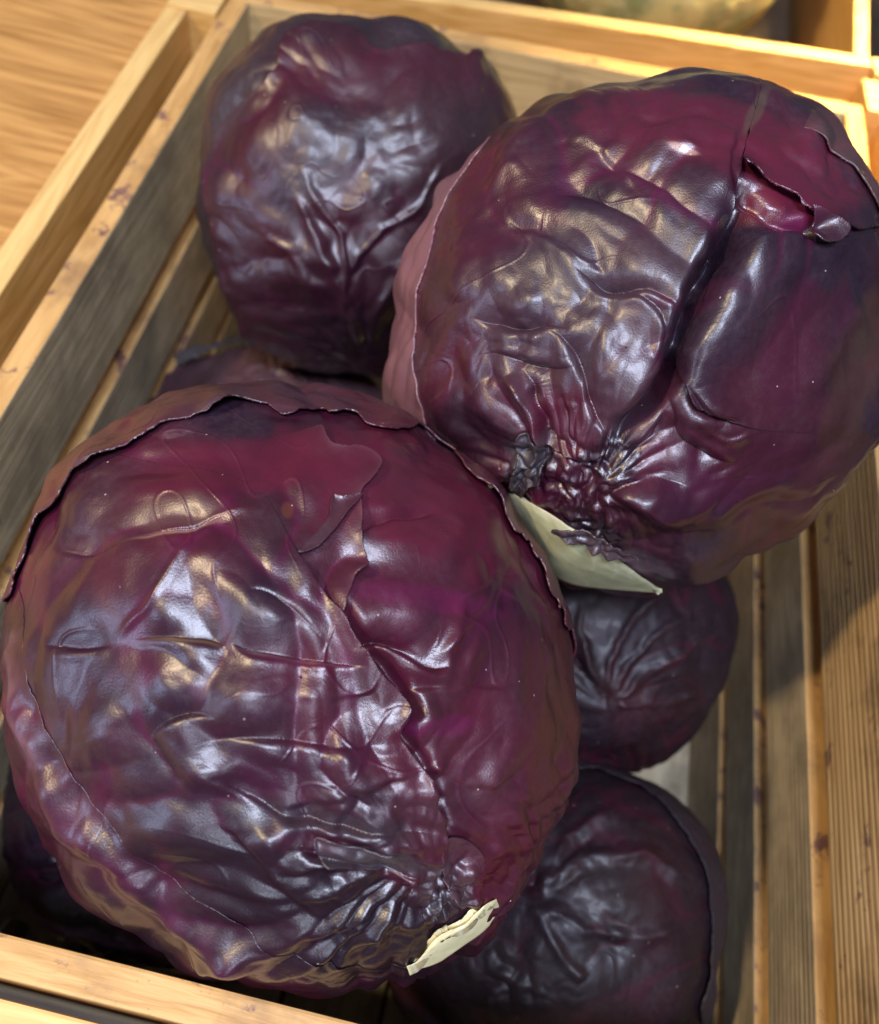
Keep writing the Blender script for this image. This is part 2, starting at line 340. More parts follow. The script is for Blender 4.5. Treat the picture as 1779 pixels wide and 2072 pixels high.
def deepen(c):
    m = c.max(1); return c * (.70 + .30 * sstep(.06, .22, m))[:, None]
RELIEF = 1.18
class Cab:
    def __init__(s, c, r, outline, label, k=.92, seed=1, rings=260, sect=720, base=None, noise=None, tone=.5, bloom=.35, group='red cabbages heaped in the crate', dark=1.0, bl_c=None):
        s.C = np.array(c); s.r = r; s.seed = seed; s.feats = []; s.paints = []; s.label = label; s.dull = 0.0
        d = np.linalg.norm(CAM - s.C); a = (CAM - s.C) / d
        e1 = RW[:, 0] - (RW[:, 0] @ a) * a; e1 /= np.linalg.norm(e1); e2 = np.cross(a, e1)
        ths = math.acos(r / d)
        out = smooth_line(outline, True, 5)
        c0 = proj(s.C[None])[0]; s.c0 = c0
        ang = np.arctan2(-(out[:, 1] - c0[1]), out[:, 0] - c0[0]); rad = np.hypot(out[:, 0] - c0[0], out[:, 1] - c0[1])
        o = np.argsort(ang); ang = ang[o]; rad = rad[o]
        ang = np.concatenate([ang - 2 * np.pi, ang, ang + 2 * np.pi]); rad = np.tile(rad, 3)
        phi = np.linspace(0, 2 * np.pi, sect, endpoint=False)
        S = np.ones(sect)
        for it in range(8):
            P = s.C + r * (k * math.cos(ths) * a + S[:, None] * math.sin(ths) * (np.cos(phi)[:, None] * e1 + np.sin(phi)[:, None] * e2))
            q = proj(P); aa = np.arctan2(-(q[:, 1] - c0[1]), q[:, 0] - c0[0]); rr = np.hypot(q[:, 0] - c0[0], q[:, 1] - c0[1])
            S *= np.interp(aa, ang, rad) / rr
        ker = np.exp(-np.linspace(-2, 2, 9) ** 2); ker /= ker.sum()
        S = np.convolve(np.tile(S, 3), ker, 'same')[sect:2 * sect]
        th = np.concatenate([np.linspace(0.002, ths, int(rings * .78)), np.linspace(ths, 3.13, rings - int(rings * .78) + 1)[1:] ** 1.0])
        TH, PH = np.meshgrid(th, phi, indexing='ij'); SS = np.tile(S, (len(th), 1))
        # the far side relaxes back to a round shape
        SS = 1 + (SS - 1) * (1 - .5 * sstep(ths, 3.0, TH))
        cosT = np.where(TH < np.pi / 2, k, .9) * np.cos(TH)
        P = s.C + r * (cosT[..., None] * a + (SS * np.sin(TH))[..., None] * (np.cos(PH)[..., None] * e1 + np.sin(PH)[..., None] * e2))
        P = P.reshape(-1, 3)
        q = proj(P).reshape(len(th), sect, 2)
        ks = int(rings * .78) - 1
        qs = q[ks]; dirs = qs - c0
        for j in range(ks + 1, len(th)):
            q[j] = c0 + dirs * (1 + .75 * (th[j] - ths))
        s.q = q.reshape(-1, 2); s.P = P; s.nr, s.nc = len(th), sect; s.TH = TH.ravel(); s.ths = ths
        # normals by finite differences
        G = P.reshape(len(th), sect, 3); du = np.gradient(G, axis=0); dv = (np.roll(G, -1, 1) - np.roll(G, 1, 1))
        n = np.cross(du, dv).reshape(-1, 3); ln = np.linalg.norm(n, axis=1); rad_ = P - s.C; rad_ /= np.linalg.norm(rad_, axis=1)[:, None]
        n = np.where((ln > 1e-14)[:, None], n / np.maximum(ln, 1e-14)[:, None], rad_)
        n *= np.sign((n * rad_).sum(1))[:, None]; s.n = np.where(s.TH[:, None] < .05, rad_, n)
        i = np.arange(len(th) - 1)[:, None] * sect; jj = np.arange(sect)[None]; j2 = (jj + 1) % sect
        s.quads = np.stack([i + jj, i + sect + jj, i + sect + j2, i + j2], -1).reshape(-1, 4)
        Pn = (P - s.C)
        s.qf = s.q + np.stack([perlin(Pn / .016, seed + 301) + .4 * perlin(Pn / .006, seed + 303), perlin(Pn / .016, seed + 302) + .4 * perlin(Pn / .006, seed + 304)], 1) * 9.0
        s.am = np.clip(1 + .9 * perlin(Pn / .013, seed + 305), .25, 1.8)
        s.h = np.zeros(len(P)); s.col = None; s.bloomv = None
        s.base = np.array(base if base is not None else c0, float)
        s.pxm = F0 / d   # pixels per metre on the surface
        s._noise(noise or {}, tone, bloom, dark)
        s.root = link('red_cabbage', None); s.root.location = s.C; tag(s.root, label, 'cabbage', group)
    def _noise(s, nz, tone, bloom, dark):
        P = s.P - s.C; R = s.r; sd = s.seed * 17
        w1 = np.stack([perlin(P / (R * .55), sd + k) for k in (1, 2, 3)], 1)
        Pw = P + w1 * R * .16
        # fan of folds radiating from the stem end
        v = s.q - s.base; wq = np.stack([perlin(P / (R * .45), sd + 7), perlin(P / (R * .45), sd + 8)], 1)
        v = v + wq * s.pxm * R * .20
        rho = np.hypot(v[:, 0], v[:, 1]) / (s.pxm * R); al = np.arctan2(v[:, 1], v[:, 0])
        fa = nz.get('fan', .0013); fan_n = nz.get('fan_n', 5.0)
        fade0 = sstep(.08, .5, rho); calm = np.ones(len(P))
        for (x_, y_, rx_, ry_, k_) in nz.get('calm', ()):
            calm *= 1 - (1 - k_) * np.exp(-((s.q[:, 0] - x_) / rx_) ** 2 - ((s.q[:, 1] - y_) / ry_) ** 2)
        qf = np.stack([rho * 2.2, np.cos(al) * fan_n * .72, np.sin(al) * fan_n * .72], 1)
        n1 = perlin(qf, sd + 20); n2 = perlin(qf * 2.1 + 5, sd + 21)
        fade = sstep(.02, .35, rho)
        fan = np.sqrt(n1 ** 2 + .0035) * 1.1 + .14 * np.sqrt(n2 ** 2 + .005); s._cr = np.exp(-(n1 / .07) ** 2) * fade0 * calm
        s.h += fa * (fan * 2.2 - .6) * fade * calm
        near = np.exp(-(rho / nz.get('near_r', .45)) ** 2)
        n3 = perlin(Pw / (R * .13), sd + 30); n4 = perlin(Pw / (R * .07), sd + 31)
        s.h += nz.get('near', .0022) * near * (np.sqrt(n3 ** 2 + .006) * 1.6 + .3 * np.sqrt(n4 ** 2 + .01) - .5)
        # soft pillows
        b1 = perlin(Pw / (R * .42), sd + 40); b2 = perlin(Pw / (R * .20), sd + 41)
        s.h += nz.get('pil', .0022) * b1 + nz.get('pil2', .0013) * (np.sqrt(b2 ** 2 + .004) - .3)
        b3 = perlin(Pw / (R * .10), sd + 42); s.h += nz.get('fine', .0004) * b3
        s.h += nz.get('micro', .00008) * perlin(Pw / (R * .045), sd + 43)
        # pigment
        t = sstep(-.35, .35, fbm(Pw / (R * .6), sd + 50) + (tone - .5) * 1.4)
        col = MAROON[None] * t[:, None] + PURPLE[None] * (1 - t[:, None])
        t2 = sstep(.1, .5, fbm(Pw / (R * .35) + 9, sd + 51)); col = col * (1 - .5 * t2[:, None]) + BROWN * .5 * t2[:, None]
        s.col = col * dark
        s.bloomv = np.clip(bloom + .75 * fbm(Pw / (R * .38) + 3, sd + 60) + .25 * fbm(Pw / (R * .1), sd + 61), 0, 1)
        s.col = s.col * (1 - .55 * s._cr[:, None]) + MAG * .55 * s._cr[:, None]; s.bloomv = s.bloomv * (1 - .6 * s._cr)
        # procedural thin veins, paler
        vn = perlin(Pw / (R * .24) + 20, sd + 70); vein = np.exp(-(vn / .022) ** 2) * sstep(-.1, .3, fbm(P / (R * .5), sd + 71))
        s.col = s.col * (1 - .28 * vein[:, None]) + MAG * .28 * vein[:, None]; s.h += .00022 * vein
        s.w = sstep(s.ths + .5, s.ths + .05, s.TH)
    # features ------------------------------------------------------
    def _near(s, L, m):
        lo = L.min(0) - m; hi = L.max(0) + m
        return np.nonzero((s.q[:, 0] > lo[0]) & (s.q[:, 0] < hi[0]) & (s.q[:, 1] > lo[1]) & (s.q[:, 1] < hi[1]) & (s.TH < s.ths + .6))[0]
    def ridge(s, pts, w, amp, w2=None, sm=True):
        L = smooth_line(pts) if sm else np.array(pts, float); i = s._near(L, 3.5 * max(w, w2 or w))
        d, side, t = line_dist(s.qf[i], L)
        ww = w if w2 is None else w + (w2 - w) * t
        tp = np.clip(np.minimum(t, 1 - t) * 6, 0, 1); tp = tp * tp * (3 - 2 * tp)
        s.h[i] += amp * np.exp(-(d / ww) ** 2) * (.15 + .85 * tp) * s.w[i] * (.5 + .5 * s.am[i]); return s
    def step(s, pts, w, amp, lip=0.0):
        """a fold: the right-hand side (walking along pts, y down) stands up by amp and falls away over w pixels"""
        L = smooth_line(pts); w = w * 1.25; i = s._near(L, 4 * w); d, side, t = line_dist(s.qf[i], L)
        tp = np.clip(np.minimum(t, 1 - t) * 5, 0, 1); tp = tp * tp * (3 - 2 * tp)
        sg = np.tanh(side * d / 7.0)
        s.h[i] += .8 * amp * s.am[i] * tp * (.5 * sg * np.exp(-np.abs(d) / w) - lip * .35 * np.exp(-(d / 6.0) ** 2)) * s.w[i]; return s
    def fold(s, pts, w, amp, up=1, lip=.25, lipw=4.0, jump=4.5, col=None, k=.5):
        """a crease: the surface on side 'up' sinks gently over w pixels, then the next fold starts with a crisp lip"""
        L = smooth_line(pts); i = s._near(L, 4 * w); d, side, t = line_dist(s.qf[i] * .6 + s.q[i] * .4, L); d = d * side * up
        tp = np.clip(np.minimum(t, 1 - t) * 2.6, 0, 1); tp = tp * tp * (3 - 2 * tp)
        g = np.where(d > 0, -np.exp(-(np.maximum(d, 0) / w) ** 1.2), -np.exp(np.minimum(d, 0) / jump))
        s.h[i] += amp * tp * s.w[i] * (.4 + .6 * s.am[i]) * (g + lip * .45 * np.exp(-((d + 3.0 * jump) / (lipw * 3.2)) ** 2))
        if col is not None:
            f = k * tp * np.exp(-((d + jump) / lipw) ** 2) * s.w[i]; s.col[i] = s.col[i] * (1 - f[:, None]) + np.array(col) * f[:, None]
        return s
    def bump(s, x, y, rx, ry, ang, amp, p=2.0):
        a = math.radians(ang); dx = s.qf[:, 0] - x; dy = s.qf[:, 1] - y
        u = (dx * math.cos(a) + dy * math.sin(a)) / rx; v = (-dx * math.sin(a) + dy * math.cos(a)) / ry
        s.h += amp * np.exp(-(u * u + v * v) ** (p / 2)) * s.w; return s
    def paint(s, pts, w, col, k, soft=1.0):
        L = smooth_line(pts); i = s._near(L, 3 * w); d, _, t = line_dist(s.q[i], L)
        f = k * np.exp(-(d / w) ** 2) * s.w[i] * np.clip(.55 + .9 * fbm(s.P[i] / .008, s.seed + 5, 2), 0, 1)
        s.col[i] = s.col[i] * (1 - f[:, None]) + np.array(col) * f[:, None]; return s
    def blot(s, x, y, rx, ry, ang, col, k, bloom=None, rag=.5):
        a = math.radians(ang); dx = s.q[:, 0] - x; dy = s.q[:, 1] - y
        u = (dx * math.cos(a) + dy * math.sin(a)) / rx; v = (-dx * math.sin(a) + dy * math.cos(a)) / ry
        e = np.hypot(u, v) + rag * fbm((s.P - s.C) / .012, s.seed + 9, 3)
        f = k * sstep(1.15, .55, e) * s.w
        if col is not None: s.col = s.col * (1 - f[:, None]) + np.array(col) * f[:, None]
        if bloom is not None: s.bloomv = s.bloomv * (1 - f) + bloom * f
        return s
    def rib(s, pts, w, amp, col=PINK, k=.35, w2=None):
        s.ridge(pts, w, amp, w2); s.paint(pts, w * .9, col, k); return s
    def rough(s, x, y, rx, ry, amp, f1=.007, seed=3):
        dx = (s.q[:, 0] - x) / rx; dy = (s.q[:, 1] - y) / ry; m = np.exp(-(dx * dx + dy * dy) ** 1.5)
        P = s.P - s.C; P = P + np.stack([perlin(P / .012, seed + k) for k in range(3)], 1) * .004
        s.h += .8 * amp * m * (np.sqrt(perlin(P / (f1 * 1.35), seed) ** 2 + .003) * 1.8 + .28 * np.abs(perlin(P / (f1 * .6), seed + 4)) - .4) * s.w; return s
    # meshes --------------------------------------------------------
    def body(s):
        V = s.P + s.n * s.h[:, None] * RELIEF
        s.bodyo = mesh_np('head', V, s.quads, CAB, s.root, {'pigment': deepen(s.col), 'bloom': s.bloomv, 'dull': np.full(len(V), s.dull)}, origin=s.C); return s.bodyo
    def leaf(s, name, poly, lift, curl=.0008, cw=9.0, thick=.0007, label=None, col=None, colk=0., bloom=None, extra=(), rag=1.5, ragf=.006, noise=0., smooth=True, edge=None, edgek=.0, tuck=None, jit=0., free=None, fr=110., lo=.00008):
        L = smooth_line(poly, True, 5) if smooth else np.array(poly, float)
        sd = poly_sd(s.q, L)
        P0 = s.P - s.C
        sd = sd + rag * perlin(P0 / ragf, s.seed + 77) + rag * .6 * perlin(P0 / (ragf * .4), s.seed + 78)
        tri = np.concatenate([s.quads[:, [0, 1, 2]], s.quads[:, [0, 2, 3]]])
        inn = sd < 0
        cnt = inn[tri].sum(1)
        full = tri[cnt == 3]; part = tri[(cnt == 1) | (cnt == 2)]
        pk = [s.P, s.n, s.q, s.h[:, None], s.col, s.bloomv[:, None], sd[:, None], s.TH[:, None]]
        A = np.concatenate(pk, 1)
        new = []; newtri = []
        nv = len(A)
        for n_in in (1, 2):
            pt = part[inn[part].sum(1) == n_in]
            if not len(pt): continue
            odd = inn[pt] if n_in == 1 else ~inn[pt]
            k = odd.argmax(1); r = np.arange(len(pt))
            a_ = pt[r, k]; b_ = pt[r, (k + 1) % 3]; c_ = pt[r, (k + 2) % 3]
            def cut(i, j):
                lo_ = np.minimum(i, j); hi_ = np.maximum(i, j)
                t = sd[lo_] / (sd[lo_] - sd[hi_]); return A[lo_] * (1 - t[:, None]) + A[hi_] * t[:, None], lo_ * nv + hi_
            x1, k1 = cut(a_, b_); x2, k2 = cut(a_, c_)
            new.append((x1, k1, x2, k2, a_, b_, c_, n_in))
        keys = np.concatenate([np.concatenate([n[1], n[3]]) for n in new]) if new else np.array([], int)
        vals = np.concatenate([np.concatenate([n[0], n[2]]) for n in new]) if new else np.zeros((0, A.shape[1]))
        uk, first, inv = np.unique(keys, return_index=True, return_inverse=True)
        A2 = np.concatenate([A, vals[first]]); off = 0
        for (x1, k1, x2, k2, a_, b_, c_, n_in) in new:
            m = len(a_); i1 = nv + inv[off:off + m]; i2 = nv + inv[off + m:off + 2 * m]; off += 2 * m
            if n_in == 1: newtri.append(np.stack([a_, i1, i2], 1))
            else: newtri += [np.stack([i1, b_, c_], 1), np.stack([i1, c_, i2], 1)]
        T_ = np.concatenate([full] + newtri)
        used, Ti = np.unique(T_, return_inverse=True); Ti = Ti.reshape(-1, 3); B = A2[used]
        P, n, q, h, c, bl_, d, TH = B[:, 0:3], B[:, 3:6], B[:, 6:8], B[:, 8], B[:, 9:12].copy(), B[:, 12].copy(), -B[:, 13], B[:, 14]
        lf = np.full(len(P), lift); de = d; kf = np.ones(len(P))
        if free is not None:
            de = line_dist(q, smooth_line(free, False, 5))[0]; kf = np.exp(-(de / fr) ** 1.5); lf = lo + (lift - lo) * kf
        if tuck is not None:
            # the leaf comes out from under its neighbours: lift falls to lift*tuck[2] away from its free edge
            lf = lift * (tuck[1] + (1 - tuck[1]) * np.exp(-d / tuck[0]))
        disp = h * RELIEF + lf + curl * np.exp(-de / cw) * (.6 + .8 * perlin((P - s.C) / .02, s.seed + 90))
        if noise: disp += noise * perlin((P - s.C) / .011, s.seed + 91)
        for (x, y, rr, am) in extra:
            disp += am * np.exp(-((q[:, 0] - x) ** 2 + (q[:, 1] - y) ** 2) / rr ** 2) * np.exp(-de / (rr * .8))
        if jit: P = P + np.stack([perlin(P / .006, 5 + k) for k in range(3)], 1) * jit
        if col is not None: ck = (colk * kf)[:, None]; c = c * (1 - ck) + np.array(col) * ck
        if edge is not None:
            f = edgek * np.exp(-de / 4.0); c = c * (1 - f[:, None]) + np.array(edge) * f[:, None]
        if bloom is not None: bl_ = np.clip(bl_ + bloom * kf, 0, 1)
        o = mesh_np(name, P + n * disp[:, None], Ti, CAB, s.root, {'pigment': deepen(c), 'bloom': bl_, 'dull': np.full(len(P), s.dull)}, origin=s.C)
        if label: o['label'] = label
        md = o.modifiers.new('thickness', 'SOLIDIFY'); md.thickness = thick; md.offset = -1
        # make sure the faces point outwards
        me = o.data
        nn = me.polygons[0].normal if len(me.polygons) else None
        i0 = len(me.polygons) // 2
        pc = Vector(me.polygons[i0].center)
        if me.polygons[i0].normal.dot(pc) < 0: me.flip_normals()
        return o
def loft(cab, name, top, bot, dist, bulge, thick, col, seed=1, label=None, edge=None, vein=None, rough=.0006, curlb=0.):
    """a thick leaf base: surface between two outlines, standing at its own distance, bulging outward"""
    n, m = 110, 30
    A = smooth_line(top); B = smooth_line(bot)
    def res(L):
        s_ = np.concatenate([[0], np.cumsum(np.linalg.norm(np.diff(L, axis=0), axis=1))]); u = np.linspace(0, s_[-1], n)
        return np.stack([np.interp(u, s_, L[:, 0]), np.interp(u, s_, L[:, 1])], 1)
    A = res(A); B = res(B); v = np.linspace(0, 1, m)
    q = A[:, None] * (1 - v)[None, :, None] + B[:, None] * v[None, :, None]; u = np.repeat(np.linspace(0, 1, n), m); vv = np.tile(v, n)
    q = q.reshape(-1, 2)
    gu, gv = 14, 6
    k_ = np.nonzero((cab.TH < cab.ths) & (cab.q[:, 0] > q[:, 0].min() - 40) & (cab.q[:, 0] < q[:, 0].max() + 40) & (cab.q[:, 1] > q[:, 1].min() - 40) & (cab.q[:, 1] < q[:, 1].max() + 40))[0]
    dk = np.linalg.norm(cab.P[k_] + cab.n[k_] * cab.h[k_][:, None] * RELIEF - CAM, axis=1); D = np.zeros((gu, gv))
    Q3 = q.reshape(n, m, 2)
    for a_ in range(gu):
        for b_ in range(gv):
            p = Q3[int(a_ * (n - 1) / (gu - 1)), int(b_ * (m - 1) / (gv - 1))]
            w_ = np.exp(-((cab.q[k_] - p) ** 2).sum(1) / 14. ** 2) + 1e-300; w_ /= w_.sum(); D[a_, b_] = (w_ * dk).sum()
            if not np.isfinite(D[a_, b_]) or D[a_, b_] < .05: D[a_, b_] = dk.max()
    D = (D + np.roll(D, 1, 0) * 0)
    fu = u * (gu - 1.001); fv = vv * (gv - 1.001); iu = fu.astype(int); iv = fv.astype(int); fu -= iu; fv -= iv
    dd = D[iu, iv] * (1 - fu) * (1 - fv) + D[iu + 1, iv] * fu * (1 - fv) + D[iu, iv + 1] * (1 - fu) * fv + D[iu + 1, iv + 1] * fu * fv - dist
    P = np.array([cen(q[z, 0], q[z, 1], dd[z]) for z in range(len(q))])
    view = P - CAM; view /= np.linalg.norm(view, axis=1)[:, None]
    prof = np.sin(np.pi * np.clip(vv, 0, 1)) ** .6 * np.sin(np.pi * np.clip(u, .02, .98)) ** .4
    hgt = bulge * prof + rough * fbm(P / .006, seed, 4) + rough * .7 * perlin(P / .003, seed + 5) * (1 - prof)
    P = P - view * hgt[:, None]
    i = np.arange(n - 1)[:, None] * m; j = np.arange(m - 1)[None]
    Q = np.stack([i + j, i + m + j, i + m + j + 1, i + j + 1], -1).reshape(-1, 4)
    c = np.tile(np.array(col, float), (len(P), 1)) * (1 + .22 * fbm(P / .008, seed + 9, 3))[:, None]
    if edge is not None:
        e = np.clip(np.exp(-vv / .08) + .8 * np.exp(-(1 - vv) / .08), 0, 1) * np.clip(.5 + fbm(P / .005, seed + 11), 0, 1); c = c * (1 - e[:, None]) + np.array(edge) * e[:, None]
    if vein is not None:
        g = np.exp(-(perlin(P / .014, seed + 15) / .05) ** 2) * .5; c = c * (1 - g[:, None]) + np.array(vein) * g[:, None]
    o = mesh_np(name, P, Q, CAB, cab.root, {'pigment': c, 'bloom': np.zeros(len(P)), 'dull': np.full(len(P), .8)}, origin=cab.C)
    if o.data.polygons[len(Q) // 2].normal.dot(Vector(CAM - P[len(P) // 2])) < 0: o.data.flip_normals()
    if label: o['label'] = label
    md = o.modifiers.new('thickness', 'SOLIDIFY'); md.thickness = thick; md.offset = -1
    return o

# ================================================================== front cabbage
front = Cab((-.0427, .1303, .2603), .108,
  [(1161,1440),(1158,1550),(1140,1640),(1100,1720),(1040,1810),(985,1885),(900,1945),(850,1965),(760,1992),(680,2015),(565,2020),(480,2000),(425,1980),(375,1950),(300,1897),(210,1850),(160,1800),(75,1672),(30,1577),(6,1450),(2,1300),(14,1210),(35,1140),(60,1070),(95,1000),(140,935),(200,880),(290,824),(400,788),(525,776),(660,790),(760,820),(830,850),(890,900),(950,940),(1010,990),(1050,1060),(1090,1130),(1125,1230),(1150,1330)],
  'largest shiny red cabbage, in front, with a torn cream leaf base at its lower edge', k=.93, seed=3, rings=430, sect=1300, base=(930,1790), tone=.62, bloom=.30,
  noise=dict(calm=((1020,1080,260,300,.1),(980,1500,190,260,.35),(1080,1660,120,220,.3),(640,920,380,110,.25),(150,1350,150,300,.6),(800,1450,80,230,.25)), fan=.0021, fan_n=6.0, near=.0030, near_r=.42, pil=.0026, pil2=.0016, fine=.00035))
f = front
# folds of the big left leaf; pale lip colours paint in caught light
f.fold([(740,1350),(690,1343),(600,1334),(540,1322),(490,1308),(470,1300)], 42, .0022, 1, .35, col=PINK, k=.35)
f.fold([(460,1308),(440,1300),(390,1290),(330,1288),(265,1297)], 40, .0013, 1, .4, col=TAN*1.3, k=.5)
f.fold([(225,1308),(160,1313),(95,1305)], 40, .0014, 1, .4)
f.fold([(500,1030),(440,1050),(400,1062),(330,1078),(240,1095)], 50, -.0012, 1, .3); f.fold([(480,1040),(400,1066),(330,1080),(245,1096)], 45, .0014, 1, .5, col=(.5,.3,.2), k=.6)
f.fold([(250,1098),(170,1120),(105,1112)], 40, .0012, 1, .4)
f.step([(760,1395),(700,1412),(600,1420)], 35, .0012)
f.ridge([(240,1290),(330,1200),(410,1080),(520,1020)], 10, .0006)
f.bump(520,1030,55,26,-15,.0013); f.bump(330,1185,85,60,-30,.0016); f.bump(580,1250,95,60,10,.0030); f.bump(340,1230,45,60,20,.0012)
f.bump(360,1010,90,50,-15,.0018); f.bump(430,1120,90,45,-25,.0012)
f.bump(560,1150,70,45,5,.0016); f.bump(520,1410,130,55,8,.0028); f.bump(330,1420,110,70,-10,.0016)
f.bump(190,1500,45,75,40,.0026); f.bump(140,1390,50,110,0,.0018)
f.bump(600,1530,120,40,8,.0024); f.bump(420,1570,90,35,-20,.0016); f.bump(760,1600,90,45,5,.0026); f.bump(560,1690,50,35,-25,.003)
f.fold([(800,1505),(700,1512),(600,1500),(480,1490),(400,1500)], 28, .0012, 1, .3)
f.step([(850,1565),(760,1580),(640,1625),(560,1640),(480,1630)], 26, .0022, .15)
f.fold([(890,1672),(760,1678),(640,1665),(560,1650),(480,1600),(410,1560)], 26, .0030, 1, .3)
f.fold([(885,1755),(800,1765),(700,1740),(640,1728),(600,1712)], 22, .0032, 1, .3)
f.step([(860,1800),(790,1770),(700,1745),(620,1755),(560,1760)], 22, .0026, .25)
f.step([(850,1890),(760,1880),(640,1850),(560,1780),(480,1700),(430,1655)], 26, .0020, .15)
f.ridge([(380,1960),(470,1915),(600,1890),(700,1850),(860,1845)], 16, .0016)
f.bump(690,1700,60,20,5,-.0018); f.bump(820,1700,70,22,0,.0022); f.bump(740,1725,90,20,8,.0026)
f.bump(650,1790,100,30,20,.002); f.bump(740,1870,110,20,-8,.0024); f.bump(470,1790,60,60,40,-.0010)
# folds of the right side
f.fold([(715,1080),(760,1060),(800,1050),(850,1042),(890,1032)], 26, .0026, -1, .35)
f.bump(790,1030,60,20,-8,.0012); f.bump(800,1100,80,28,0,.0015)
f.bump(800,1245,90,58,15,.0042); f.fold([(705,1318),(740,1302),(780,1302),(830,1328),(870,1350),(915,1348)], 24, .0040, -1, .45)
f.fold([(300,1500),(330,1470),(390,1440),(450,1450)], 30, .0016, -1, .2); f.fold([(690,1330),(560,1210),(500,1200)], 26, .0007, -1, .2)
f.bump(860,1360,80,22,18,.0022); f.bump(920,1290,16,60,12,.0016); f.bump(870,1450,55,45,25,.0030); f.bump(960,1330,18,60,20,.0014)
f.step([(815,1395),(880,1388),(960,1392),(1050,1380)], 26, .0016, .1)
f.bump(1005,1565,24,40,18,.0024); f.bump(1035,1645,30,55,35,.0026); f.bump(880,1560,28,14,0,.0014); f.bump(1000,1720,50,18,-35,.0016); f.bump(1040,1760,22,60,35,.0018)
f.step([(885,1570),(940,1590),(1000,1590),(1060,1560)], 24, -.0012)
f.ridge([(1090,1180),(1110,1300),(1090,1450)], 12, .0008); f.ridge([(1010,1170),(950,1260),(880,1340)], 10, .0005)
f.rough(905,1800,95,80,.0042,.008,4); f.rough(905,1800,60,70,.0025,.004,9); f.rough(700,1700,220,60,.0012,.009,14)
f.rough(700,1985,160,25,.0010,.006,24)
# pigment, with some shade and sheen painted into it
f.paint([(150,1460),(230,1360),(330,1170),(430,1050),(560,960)], 22, MAG, .65)
f.paint([(420,1500),(520,1440),(620,1400)], 14, MAG, .3)
f.paint([(700,1335),(600,1350),(480,1320)], 18, MAG, .45)
f.paint([(1090,1130),(1020,1210),(930,1290)], 25, MAG, .5)
f.blot(860,1215,170,30,8,MAG,.6); f.blot(900,1470,100,26,-8,MAG,.7); f.blot(170,1290,80,14,0,PURPLE,.6)
f.blot(800,1000,260,120,15,MAROON*1.35,.75,.08); f.blot(560,930,330,70,-8,MAROON*1.25,.7,.08); f.blot(1010,1100,90,110,30,MAROON*1.3,.6,.05)
f.blot(340,1420,70,55,0,PURPLE*1.2,.8,.1); f.blot(520,1560,260,60,-10,MAG*.55,.5,.15)
f.blot(600,1800,330,110,15,PURPLE*.62,.85,.12); f.blot(760,1930,230,60,-8,PURPLE*.45,.8,.15); f.blot(640,1660,200,30,5,DRY*.7,.6,.5)  # broad purple blots paint shade over the lower half
f.blot(790,1735,110,30,8,DRY,.7,.6); f.blot(905,1800,80,60,60,DRY*.7,.6,.5)
f.blot(582,1028,14,20,10,(.16,.05,.02),.5,None,.3)
f.blot(360,1040,110,36,-10,(.10,.045,.03),.6,.7)  # warm sheen from the lamp side painted on
f.blot(1120,1400,50,200,0,BROWN*1.6,.6,.15); f.blot(560,1270,130,70,8,None,1,.62)  # brown along the right edge paints in a warm reflection
f.blot(540,1410,190,70,8,None,1,.6); f.blot(800,1250,100,60,0,None,1,.6)
f.blot(150,1380,90,240,0,PURPLE,.75,.2); f.blot(480,1600,330,150,0,PURPLE*.9,.5,.3); f.blot(420,1250,260,150,-10,PURPLE*1.3,.35); f.blot(560,1880,430,140,14,PURPLE*.6,.65,.15); f.blot(200,1760,200,90,45,PURPLE*.9,.6,.1)  # the wide bottom blot deepens the painted shade
_h0 = f.h.copy(); f.ridge([(655,1185),(705,1248),(755,1328),(812,1396),(834,1432),(820,1478),(856,1538),(886,1618),(906,1700)], 15, -.0030)
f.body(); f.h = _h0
# the outer leaf that wraps the far side, its torn lip curling off the head
f.leaf('wrapper_leaf', [(18,1215),(42,1150),(75,1085),(95,1050),(130,1012),(158,985),(205,960),(228,940),(262,918),(300,892),(345,868),(400,855),(430,850),(462,832),(500,822),(540,828),(575,840),(610,838),(650,822),(672,838),(715,842),(742,862),(790,872),(830,868),(858,862),(880,884),(905,905),(935,945),(960,972),(1000,1010),(1030,1060),(1062,1100),(1085,1145),(1100,1190),(1122,1240),(1140,1280),(1230,1330),(1330,1000),(1100,700),(800,560),(400,560),(80,700),(-160,1000),(-120,1250)],
  .0018, curl=.0009, cw=10, free=[(18,1215),(42,1150),(95,1050),(158,985),(228,940),(300,892),(400,855),(462,832),(540,828),(610,838),(672,838),(742,862),(830,868),(880,884),(935,945),(1000,1010),(1062,1100),(1100,1190),(1140,1280)], fr=90, extra=((215,950,50,.0036),(300,880,40,.001),(450,835,40,.0030),(700,840,30,.0015),(95,1040,40,.0015),(1000,1000,60,.001),(1090,1150,60,.0015)), label='torn outer leaf lapping the far side', bloom=.05, col=(.105,.022,.032), colk=.5, edge=PINK*.4, edgek=.35, noise=.0009, rag=3.0)
# big left leaf lies over the right one
f.leaf('overlapping_leaf', [(470,960),(520,985),(560,1040),(600,1120),(640,1182),(668,1222),(692,1250),(712,1290),(742,1330),(770,1370),(800,1398),(820,1430),(818,1455),(806,1478),(812,1502),(842,1540),(866,1580),(872,1620),(888,1650),(892,1700),(886,1740),(868,1790),(700,2150),(200,2100),(-150,1700),(-200,1250),(-60,1000),(150,930),(300,930)],
  .0034, curl=.0006, cw=16, extra=((740,1330,60,.0014),(860,1600,60,.0014),(820,1440,40,.0014)), free=[(640,1182),(692,1250),(742,1330),(800,1398),(820,1430),(806,1478),(842,1540),(872,1620),(892,1700),(886,1740)], fr=110, rag=1.6)
